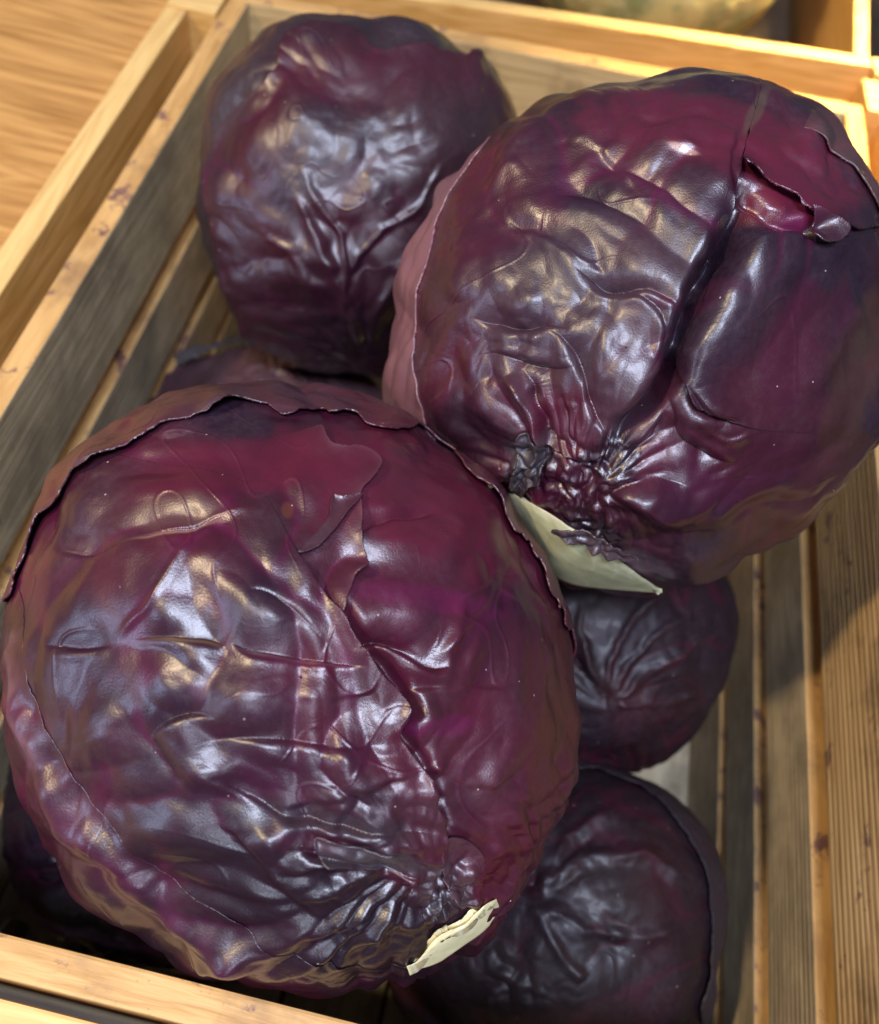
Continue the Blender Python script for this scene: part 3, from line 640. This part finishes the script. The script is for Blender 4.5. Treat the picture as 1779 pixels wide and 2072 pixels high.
# folded flap between the two leaves
f.leaf('folded_leaf_tip', [(540,880),(600,872),(650,868),(660,890),(672,905),(700,912),(730,914),(752,922),(768,940),(764,958),(748,978),(730,996),(728,1020),(730,1050),(728,1080),(732,1105),(742,1140),(733,1156),(716,1163),(708,1185),(696,1215),(688,1246),(650,1240),(560,1120),(500,1000)],
  .0017, curl=.0010, cw=7, col=(.085,.014,.024), colk=.35, bloom=.15, free=[(650,868),(672,905),(730,914),(768,940),(748,978),(728,1000),(730,1050),(728,1080),(742,1140),(716,1163),(708,1185),(688,1246)], fr=32, lo=.0003, edge=PINK*.5, edgek=.3, rag=1.4, noise=.0004, extra=((730,1150,22,.003),))
f.leaf('folded_leaf_tip', [(672,1010),(690,1012),(728,1008),(700,1040),(672,1078),(640,1112),(604,1122),(640,1080),(664,1050)], .0022, curl=.0012, cw=6, col=(.060,.018,.026), colk=.6, rag=1.2, bloom=.1)
f.leaf('curled_leaf_lobe', [(890,1690),(915,1685),(945,1700),(960,1725),(950,1750),(938,1765),(935,1800),(915,1810),(895,1780),(885,1740)], .0026, curl=.0018, cw=8, rag=1.5, noise=.0008, col=(.09,.03,.045), colk=.4, bloom=.2)
f.leaf('curled_leaf_lobe', [(640,1690),(700,1700),(780,1712),(850,1705),(885,1700),(878,1750),(840,1765),(760,1758),(700,1745),(650,1730)], .0016, curl=.0012, cw=8, rag=1.5, noise=.0006, col=DRY, colk=.5, bloom=.3)
# outer leaf low on the left with its thick midrib
ridge_pts = [(14,1240),(30,1400),(60,1500),(110,1610),(180,1700),(260,1780),(350,1850),(430,1905),(520,1955),(620,1990)]
f2 = f
f2.h0 = f2.h.copy(); f2.col0 = f2.col.copy()
f2.ridge(ridge_pts, 22, .0036, 28); f2.paint([(110,1610),(180,1700),(260,1780),(350,1850),(430,1905),(520,1955)], 30, (.095,.012,.045), .9); f2.paint([(24,1290),(45,1430),(80,1540)], 16, (.20,.10,.14), .7)
f2.leaf('outer_leaf', [(30,1180),(52,1280),(70,1400),(110,1510),(165,1610),(240,1700),(330,1780),(400,1822),(470,1860),(560,1915),(640,1935),(720,1950),(790,1955),(850,1948),(880,2100),(500,2250),(100,2100),(-200,1700),(-250,1300),(-100,1150)],
  .0004, curl=.0001, cw=12, thick=.0003, label='outer leaf with a thick purple midrib', rag=2, noise=.0005, free=[(470,1860),(560,1915),(640,1935),(720,1950),(790,1955),(850,1948)], fr=120)
f2.h = f2.h0; f2.col = f2.col0
loft(front, 'torn_leaf_base', [(823,1955),(840,1948),(856,1931),(880,1900),(908,1883),(942,1868),(962,1848),(986,1828),(1010,1816),(1027,1805)], [(824,1961),(853,1960),(887,1949),(908,1936),(942,1912),(976,1888),(1001,1862),(1009,1840),(1018,1822),(1029,1808)],
  .0095, .0030, .003, (.84,.77,.43), 4, 'torn cream leaf base', edge=(.50,.33,.16), vein=(.9,.86,.66))

# ================================================================== right cabbage
tr = Cab((.0545, .287, .3165), .1045,
  [(1790,640),(1786,500),(1779,410),(1745,330),(1695,262),(1640,215),(1575,178),(1535,158),(1450,140),(1380,137),(1300,150),(1200,180),(1080,225),(1000,265),(950,320),(895,400),(855,480),(815,560),(797,640),(790,740),(797,820),(825,880),(880,940),(950,1000),(1010,1030),(1050,1090),(1085,1135),(1115,1168),(1200,1196),(1335,1195),(1440,1165),(1540,1120),(1640,1045),(1700,980),(1750,910),(1785,855),(1795,750)],
  'crumpled red cabbage with a dark valley between its leaves and a pale green base', k=.90, seed=11, rings=400, sect=1200, base=(1190,960), tone=.50, bloom=.42,
  noise=dict(calm=((1560,850,280,330,.25),(1350,250,380,110,.5),(1200,760,120,170,.45)), fan=.0019, fan_n=4.6, near=.0022, near_r=.35, pil=.0030, pil2=.0022, fine=.0004))
t = tr
t.bump(1465,640,75,140,28,.0060); t.bump(1560,560,80,80,0,.0018)
t.bump(1450,850,70,36,20,.0050); t.step([(1440,860),(1470,880),(1510,870)], 18, .0018, .3)
t.bump(1330,1005,115,42,14,.0075); t.bump(1180,690,150,70,25,.0026); t.bump(1250,780,60,90,-20,.0022); t.bump(1090,620,110,60,20,.0016)
t.fold([(1115,665),(1140,680),(1165,715),(1185,760),(1200,810),(1220,860),(1240,890)], 22, .0030, -1, .35, jump=5)
t.fold([(1160,535),(1195,562),(1225,585),(1260,590),(1310,585),(1345,605),(1388,636)], 24, .0040, -1, .3, jump=6, col=MAG*1.2, k=.5)
t.fold([(950,640),(1000,655),(1060,668),(1110,655),(1165,670)], 20, .0026, -1, .3, jump=6)
t.fold([(960,722),(1010,715),(1060,735),(1120,742),(1175,738)], 20, .0022, 1, .3, jump=6)
t.fold([(1050,745),(1075,775),(1080,810),(1100,850),(1110,900),(1105,960)], 24, .0045, -1, .5, jump=6)
t.fold([(1235,620),(1280,600),(1320,620),(1342,670),(1330,720),(1300,760)], 18, .0020, -1, .3)
t.fold([(1130,770),(1150,830),(1165,880),(1200,905)], 18, .0024, 1, .3); t.fold([(1090,870),(1130,880),(1180,900)], 16, .0018, 1, .3)
t.step([(1020,450),(1100,480),(1180,520),(1230,560)], 34, .0018); t.step([(1270,250),(1350,260),(1430,245),(1500,270)], 30, .0014)
t.fold([(1180,320),(1260,335),(1330,370),(1400,430),(1480,500)], 34, .0020, -1, .2, jump=14); t.fold([(1110,390),(1180,380),(1260,420),(1330,460)], 30, .0018, -1, .2, jump=12); t.step([(1100,300),(1180,290),(1260,340),(1300,400)], 34, -.0016)
t.ridge([(1000,330),(1080,270),(1180,215),(1280,190)], 20, .0014); t.ridge([(930,520),(990,400),(1060,330)], 18, .0010)
t.step([(1500,240),(1490,300),(1470,360),(1495,420)], 24, .0016)
t.bump(1390,300,26,10,15,.0012); t.bump(1660,320,90,40,35,.0022); t.bump(1600,380,70,30,20,.0014)
t.fold([(1345,790),(1368,850),(1380,890),(1440,925),(1490,940)], 26, .0034, 1, .4, jump=7)
t.fold([(1380,770),(1410,815),(1450,840),(1500,852)], 22, .0030, 1, .3, jump=6); t.fold([(1250,920),(1300,900),(1330,870),(1345,830)], 14, .0030, 1, .5, jump=5); t.fold([(1210,1010),(1260,975),(1330,965),(1400,975)], 18, .0026, -1, .3, jump=6)
t.step([(1150,950),(1200,960),(1260,950),(1310,960),(1380,950)], 18, .0026, .3)
t.step([(1215,985),(1240,1010),(1210,1040),(1160,1050)], 14, .0028, .3)
t.ridge([(1560,1100),(1660,1000),(1730,900),(1765,800)], 24, .0012); t.ridge([(1640,800),(1700,700),(1740,620)], 22, .0010); t.bump(1700,860,40,90,30,.0016)
t.ridge([(1020,760),(1060,800),(1090,850),(1100,930)], 12, .0026)
# the two valleys
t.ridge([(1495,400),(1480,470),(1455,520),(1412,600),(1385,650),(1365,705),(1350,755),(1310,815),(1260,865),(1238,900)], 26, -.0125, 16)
t.paint([(1488,420),(1455,520),(1412,600),(1385,650),(1365,705),(1350,755),(1310,815),(1260,865)], 16, PURPLE*.25, .9)  # shade of the long valley painted nearly black
t.ridge([(1500,385),(1560,440),(1600,460),(1650,480)], 16, -.0034)
t.rough(1190,970,75,70,.0045,.007,6); t.rough(1075,930,45,55,.005,.005,12); t.rough(1185,1075,80,40,.0035,.005,17); t.rough(1080,700,190,150,.0010,.010,19)
t.paint([(930,520),(1000,500),(1070,470),(1130,490)], 20, MAG, .4); t.paint([(950,620),(1040,625),(1120,650),(1230,700),(1300,740)], 12, MAG, .55); t.paint([(1230,560),(1320,600),(1385,625)], 14, MAG, .6)
t.paint([(1200,330),(1290,350),(1380,420),(1450,470)], 22, MAG*1.1, .5); t.paint([(960,700),(1040,720),(1130,700)], 16, MAG, .5)
t.blot(1400,260,260,80,10,MAROON*1.3,.75,.15); t.blot(1620,380,130,90,30,MAROON*1.35,.7,.2); t.blot(990,430,110,160,30,MAROON*1.1,.6,.15)
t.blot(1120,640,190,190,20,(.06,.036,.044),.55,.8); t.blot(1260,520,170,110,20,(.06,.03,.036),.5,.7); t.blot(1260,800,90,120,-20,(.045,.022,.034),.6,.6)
t.blot(1490,640,80,130,25,(.045,.018,.034),.5,.75); t.blot(1600,700,60,160,10,MAG*.6,.7,.1); t.blot(1500,960,220,80,-10,MAG*.45,.8,.05); t.blot(1730,760,60,220,15,(.09,.042,.018),.6,.3)  # brown at far right paints in the reflection of lit wood
t.blot(1620,1000,170,50,-42,(.08,.03,.02),.4,.2); t.blot(1690,640,50,60,0,MAG*.5,.5)
t.blot(1080,930,60,60,0,DRY,.9,.6); t.blot(1190,1070,90,40,20,DRY*.6,.9,.4); t.blot(950,880,90,80,0,PURPLE*.5,.8,.2); t.blot(1140,990,80,60,40,MAG*.3,.9,0); t.blot(1240,920,60,50,0,PURPLE*.6,.8,.1)
t.blot(1410,345,0,0,0,None,0) if False else None
t.blot(1380,306,38,7,16,(.34,.2,.16),.8,0,.35); t.blot(1595,452,50,22,-5,(.13,.008,.055),.85,0,.3); t.blot(1545,420,50,50,30,(.13,.015,.03),.8,0,.2)
t.blot(1280,1140,110,24,12,(.16,.13,.15),.5,.9,.6); t.blot(1530,225,14,50,25,(.10,.08,.05),.5,.3,.5)
t.blot(1600,800,170,260,10,MAROON*.6,.5,.2); t.blot(1100,560,240,240,0,PURPLE*1.3,.35); t.blot(1250,1060,200,110,0,PURPLE*.7,.5,.1)
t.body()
t.leaf('overlapping_leaf', [(1530,215),(1515,260),(1505,310),(1495,355),(1488,400),(1483,440),(1470,485),(1440,520),(1420,560),(1405,600),(1388,632),(1370,668),(1352,712),(1345,740),(1318,780),(1300,800),(1275,840),(1240,875),(1222,915),(1200,928),(1170,922),(1130,905),(1090,890),(1060,940),(700,1100),(500,800),(600,300),(1000,-50),(1400,-50)],
  .0030, curl=.0012, cw=14, free=[(1488,400),(1483,440),(1470,485),(1440,520),(1405,600),(1388,632),(1352,712),(1318,780),(1275,840),(1240,875),(1222,915),(1170,922)], fr=120, extra=((1385,632,35,.002),(1470,490,40,.0012)), rag=2.2)
t.leaf('outer_leaf', [(1497,345),(1520,352),(1545,372),(1575,388),(1598,405),(1606,425),(1622,440),(1640,452),(1660,466),(1688,462),(1705,472),(1730,468),(1760,462),(1900,450),(1900,200),(1700,0),(1540,40),(1535,160),(1530,220),(1512,280)],
  .0030, curl=.0016, cw=12, free=[(1497,345),(1545,372),(1598,405),(1622,440),(1660,466)], fr=120, extra=((1500,350,40,.003),(1600,420,40,.002)), rag=2, label='reddish upper leaf with a curled tip', bloom=-.1)
t.leaf('curled_leaf_tip', [(1612,432),(1640,450),(1662,462),(1670,478),(1655,498),(1635,500),(1618,482),(1625,462)], .0065, curl=.0015, cw=8, rag=1.6, noise=.0014, col=(.045,.010,.022), colk=.7)
t.leaf('lower_leaf', [(1650,500),(1600,482),(1560,482),(1520,492),(1490,510),(1460,540),(1438,580),(1420,620),(1400,660),(1382,700),(1372,740),(1382,780),(1402,815),(1440,835),(1480,850),(1560,870),(1700,880),(1900,900),(1950,700),(1900,470),(1720,478)],
  .0034, curl=.0012, cw=26, free=[(1600,482),(1560,482),(1490,510),(1438,580),(1400,660),(1374,730),(1382,780),(1402,815)], fr=90, rag=1.2, label='bulging glossy lower leaf')
t.leaf('edge_leaf', [(985,285),(935,360),(892,440),(866,520),(846,600),(835,680),(838,740),(850,810),(866,870),(880,900),(800,950),(650,800),(700,500),(820,360),(950,250)],
  .0008, curl=.0001, cw=12, col=(.22,.095,.11), colk=.8, label='pinkish leaf edge strip', bloom=.1, rag=1.2)
t.leaf('wrapper_leaf', [(1560,232),(1610,262),(1660,300),(1700,340),(1730,385),(1752,430),(1770,455),(1900,460),(1900,200),(1700,20),(1500,100)],
  .0022, curl=.0010, cw=14, col=(.15,.085,.06), colk=.45, bloom=.2, rag=1.6, free=[(1660,300),(1700,340),(1730,385),(1752,430)], fr=60)
loft(tr, 'pale_leaf_base', [(1005,1000),(1035,998),(1075,1018),(1115,1040),(1150,1064),(1200,1092),(1260,1138),(1338,1198)], [(1006,1006),(1030,1040),(1062,1080),(1085,1115),(1112,1160),(1160,1184),(1240,1194),(1340,1200)],
  .0065, .0030, .0016, (.44,.44,.25), 7, 'pale green leaf base', edge=(.42,.34,.27), vein=(.56,.56,.38), rough=.0004)
t.leaf('dried_leaf_scrap', [(1052,880),(1080,870),(1105,890),(1112,930),(1106,970),(1085,975),(1070,998),(1045,985),(1040,950),(1055,925)], .0028, curl=.0012, cw=9, col=DRY*.6, colk=.85, rag=3, ragf=.004, noise=.0014, bloom=.5)
t.leaf('torn_leaf_base', [(975,948),(1000,945),(1018,942),(1010,958),(990,964)], .0085, curl=.0004, cw=6, thick=.003, col=CREAM*.85, colk=.9, bloom=-1, rag=1)
t.leaf('dried_leaf_scrap', [(1146,1040),(1175,1034),(1210,1050),(1250,1072),(1290,1100),(1276,1106),(1232,1088),(1192,1070),(1160,1058)], .0085, curl=.0012, cw=7, col=(.10,.065,.075), colk=.8, rag=3, ragf=.004, noise=.001)

# ================================================================== upper left cabbage
tl = Cab((-.0923, .4127, .2511), .09,
  [(1062,330),(1045,235),(1010,170),(960,120),(900,75),(820,42),(740,30),(640,28),(560,50),(490,95),(445,155),(418,235),(407,310),(398,400),(405,480),(430,560),(460,630),(520,690),(600,735),(720,755),(850,740),(980,640),(1050,480)],
  'round red cabbage in the far corner with a scalloped leaf over a greyish outer leaf', k=.93, seed=23, rings=300, sect=900, base=(720,740), tone=.42, bloom=.22,
  noise=dict(calm=((860,250,260,180,.3),), fan=.0013, fan_n=4.2, near=.0006, pil=.0030, pil2=.0013, fine=.0003))
c = tl; c.dull = .2
c.rib([(730,690),(700,600),(660,520),(630,450),(600,390)], 15, .0020, PINK*.6, .4, 8); c.rib([(720,660),(700,560),(690,470),(640,400),(620,330)], 8, .0012, PINK*.6, .3)
c.ridge([(640,600),(600,520),(540,470)], 9, .001); c.ridge([(760,640),(800,560),(870,480),(960,420)], 9, .0012); c.ridge([(700,560),(760,480),(840,420),(900,330)], 9, .0012)
c.bump(630,520,60,22,15,.0022); c.bump(650,570,70,22,15,.002); c.bump(670,635,60,16,5,.0016); c.bump(560,340,45,60,10,.0022); c.bump(620,240,50,40,40,.002); c.bump(760,380,60,50,0,.0022); c.bump(860,330,60,40,10,.0016)
c.blot(740,620,240,150,0,PURPLE*.5,.85,.1); c.blot(480,560,90,140,0,PURPLE*.7,.6,.15); c.blot(760,160,220,70,5,MAROON*1.2,.6,.25); c.blot(700,540,170,110,0,MAG*.35,.6,.1); c.blot(900,300,140,160,20,(.045,.020,.020),.6,.5); c.blot(600,330,110,70,0,(.06,.03,.04),.4,.6)
c.blot(470,210,50,120,30,(.060,.045,.048),.6,.8)
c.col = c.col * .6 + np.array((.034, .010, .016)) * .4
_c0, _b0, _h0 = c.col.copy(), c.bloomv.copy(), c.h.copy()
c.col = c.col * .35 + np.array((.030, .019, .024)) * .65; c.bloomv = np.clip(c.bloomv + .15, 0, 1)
c.ridge([(560,720),(500,650),(462,560),(440,450),(430,350),(442,270),(500,200),(552,150)], 22, -.0035)
c.body()
c.col, c.bloomv, c.h = _c0, _b0, _h0
c.leaf('overlapping_leaf', [(452,270),(478,235),(515,200),(548,172),(566,150),(572,118),(590,92),(625,76),(660,71),(700,74),(735,85),(758,103),(790,106),(822,101),(860,108),(900,118),(935,124),(962,128),(1100,250),(1150,450),(1050,700),(800,850),(600,800),(520,690),(480,590),(458,520),(450,450),(445,400),(440,350),(446,310)],
  .0040, curl=.0020, cw=14, rag=2.0, col=MAROON, colk=.15, free=[(520,690),(480,590),(450,450),(440,350),(452,270),(515,200),(566,150),(590,92),(660,71),(735,85),(790,106),(860,108),(962,128)], fr=110, extra=((450,380,50,.003),(470,560,50,.003),(930,122,40,.0002)))

# ================================================================== the darker cabbages underneath
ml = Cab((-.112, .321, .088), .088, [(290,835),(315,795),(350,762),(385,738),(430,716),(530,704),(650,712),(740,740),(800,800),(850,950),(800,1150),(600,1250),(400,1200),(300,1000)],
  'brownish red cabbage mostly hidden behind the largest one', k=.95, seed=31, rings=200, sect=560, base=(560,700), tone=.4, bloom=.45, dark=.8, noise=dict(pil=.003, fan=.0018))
ml.blot(600,770,200,50,5,(.10,.045,.05),.7,.5); ml.body()
ml.leaf('outer_leaf', [(330,800),(420,735),(520,722),(640,730),(730,760),(775,775),(790,800),(900,1000),(600,1200),(300,1000)], .003, curl=.003, cw=14, rag=4, col=(.11,.05,.055), colk=.5)
ml.leaf('dried_leaf_scrap', [(370,745),(400,722),(440,712),(475,672),(500,668),(525,680),(530,705),(480,715),(440,722),(400,752)], .0065, curl=.002, cw=14, rag=4, ragf=.006, noise=.002, col=(.12,.11,.11), colk=.7)
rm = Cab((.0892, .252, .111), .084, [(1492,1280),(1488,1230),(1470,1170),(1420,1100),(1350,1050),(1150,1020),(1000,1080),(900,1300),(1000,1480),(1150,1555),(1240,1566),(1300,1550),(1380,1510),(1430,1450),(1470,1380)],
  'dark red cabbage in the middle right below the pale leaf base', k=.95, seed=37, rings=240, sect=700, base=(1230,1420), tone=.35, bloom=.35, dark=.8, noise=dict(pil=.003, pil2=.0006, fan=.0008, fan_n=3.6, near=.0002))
for pts in ([(1235,1400),(1280,1340),(1350,1270),(1420,1230)], [(1240,1410),(1310,1370),(1400,1310),(1460,1280)], [(1225,1400),(1240,1320),(1290,1240),(1340,1200)], [(1220,1410),(1190,1340),(1170,1270),(1190,1210)], [(1250,1420),(1330,1430),(1420,1400)]):
    rm.rib(pts, 9, .0018, PINK*.5, .3)
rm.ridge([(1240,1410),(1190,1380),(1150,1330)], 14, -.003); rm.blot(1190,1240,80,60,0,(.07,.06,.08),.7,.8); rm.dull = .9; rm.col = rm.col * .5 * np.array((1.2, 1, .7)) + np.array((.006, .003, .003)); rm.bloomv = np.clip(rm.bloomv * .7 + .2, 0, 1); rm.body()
rm.leaf('outer_leaf', [(1160,1330),(1180,1370),(1215,1400),(1235,1440),(1230,1500),(1240,1600),(1050,1600),(950,1400),(1050,1280)], .0025, curl=.002, cw=14, rag=2)
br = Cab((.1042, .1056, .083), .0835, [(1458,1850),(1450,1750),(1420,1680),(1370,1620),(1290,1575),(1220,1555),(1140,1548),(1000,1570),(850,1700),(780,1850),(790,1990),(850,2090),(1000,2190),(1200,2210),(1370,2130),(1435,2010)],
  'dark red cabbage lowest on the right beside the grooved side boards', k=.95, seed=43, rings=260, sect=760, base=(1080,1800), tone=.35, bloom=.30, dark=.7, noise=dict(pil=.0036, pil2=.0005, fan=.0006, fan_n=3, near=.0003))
br.ridge([(1090,1810),(1180,1740),(1300,1730),(1400,1790)], 16, .0022); br.ridge([(1090,1830),(1180,1880),(1280,1900),(1380,1880)], 18, .002); br.ridge([(1080,1830),(1130,1920),(1180,1990)], 14, .002); br.ridge([(1100,1800),(1150,1700),(1240,1650)],14,.0016)
br.bump(1080,1790,20,26,0,-.005); br.blot(1080,1790,22,30,0,MAG*.5,.8,0,.2); br.rough(1010,2000,140,90,.0025,.01,8)
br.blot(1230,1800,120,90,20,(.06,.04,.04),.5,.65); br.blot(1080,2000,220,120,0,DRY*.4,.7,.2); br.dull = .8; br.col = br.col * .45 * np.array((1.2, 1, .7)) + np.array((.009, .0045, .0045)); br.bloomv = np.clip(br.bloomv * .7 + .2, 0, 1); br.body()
br.leaf('outer_leaf', [(1140,1552),(1210,1566),(1290,1600),(1350,1655),(1395,1720),(1420,1790),(1432,1870),(1430,1960),(1410,2060),(1500,2200),(1700,1900),(1500,1500),(1200,1400)], .0022, curl=.0012, cw=10, rag=1.6, col=(.03,.025,.028), colk=.5, bloom=.4, label='grey-edged outer leaf')
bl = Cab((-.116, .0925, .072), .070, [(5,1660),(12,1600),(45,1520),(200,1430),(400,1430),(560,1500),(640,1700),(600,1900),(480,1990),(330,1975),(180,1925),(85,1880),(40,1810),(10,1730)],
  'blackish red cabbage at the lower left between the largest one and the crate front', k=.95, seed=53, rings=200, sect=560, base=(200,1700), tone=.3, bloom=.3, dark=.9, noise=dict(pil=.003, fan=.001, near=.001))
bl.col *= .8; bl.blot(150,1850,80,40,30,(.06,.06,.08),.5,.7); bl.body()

# ================================================================== squash in the bay behind
def squash():
    C = cen(1335, -175, .90); R = .118
    th = np.linspace(.001, np.pi - .001, 150); ph = np.linspace(0, 2 * np.pi, 300, endpoint=False)
    TH, PH = np.meshgrid(th, ph, indexing='ij')
    r = R * (1 - .022 * np.abs(np.sin(PH * 5)) ** 3 * np.sin(TH))
    D = np.stack([np.sin(TH) * np.cos(PH), np.sin(TH) * np.sin(PH), .8 * np.cos(TH)], -1)
    P = (r[..., None] * D).reshape(-1, 3); P += (P / R) * (.0012 * fbm(P / .012, 3))[:, None]
    n = 300; i = np.arange(149)[:, None] * n; j = np.arange(n)[None]
    Q = np.stack([i + j, i + n + j, i + n + (j + 1) % n, i + (j + 1) % n], -1).reshape(-1, 4)
    f1 = sstep(-.15, .25, fbm(P / .03, 8)); f2_ = sstep(.0, .4, fbm(P / .012, 12))
    low = sstep(-.35, -.75, P[:, 2] / R + .25 * fbm(P / .05, 21))
    c = np.array([.50, .42, .16])[None] * (1 - f1[:, None]) + np.array([.24, .26, .10])[None] * f1[:, None]
    c = c * (1 - .4 * f2_[:, None]) + np.array([.55, .48, .26]) * .4 * f2_[:, None]
    c = c * (1 - low[:, None]) + np.array([.52, .25, .05]) * low[:, None]
    m, nt, b = nodes('squash_rind'); at = N(nt, 'ShaderNodeAttribute', attribute_name='pigment')
    nt.links.new(at.outputs['Color'], b.inputs['Base Color']); b.inputs['Roughness'].default_value = .5
    root = link('squash', None); root.location = C; tag(root, 'mottled yellow green squash in the bay behind the cabbage crate', 'squash')
    mesh_np('rind', P, Q, m, root, {'pigment': c})
    import bmesh
    bm = bmesh.new(); bmesh.ops.create_cone(bm, cap_ends=True, segments=10, radius1=.016, radius2=.010, depth=.035)
    me = bpy.data.meshes.new('stem'); bm.to_mesh(me); bm.free(); me.materials.append(wood_floor)
    st = link('stem', me, root); st.location = (0, 0, R * .8 + .012)
squash()
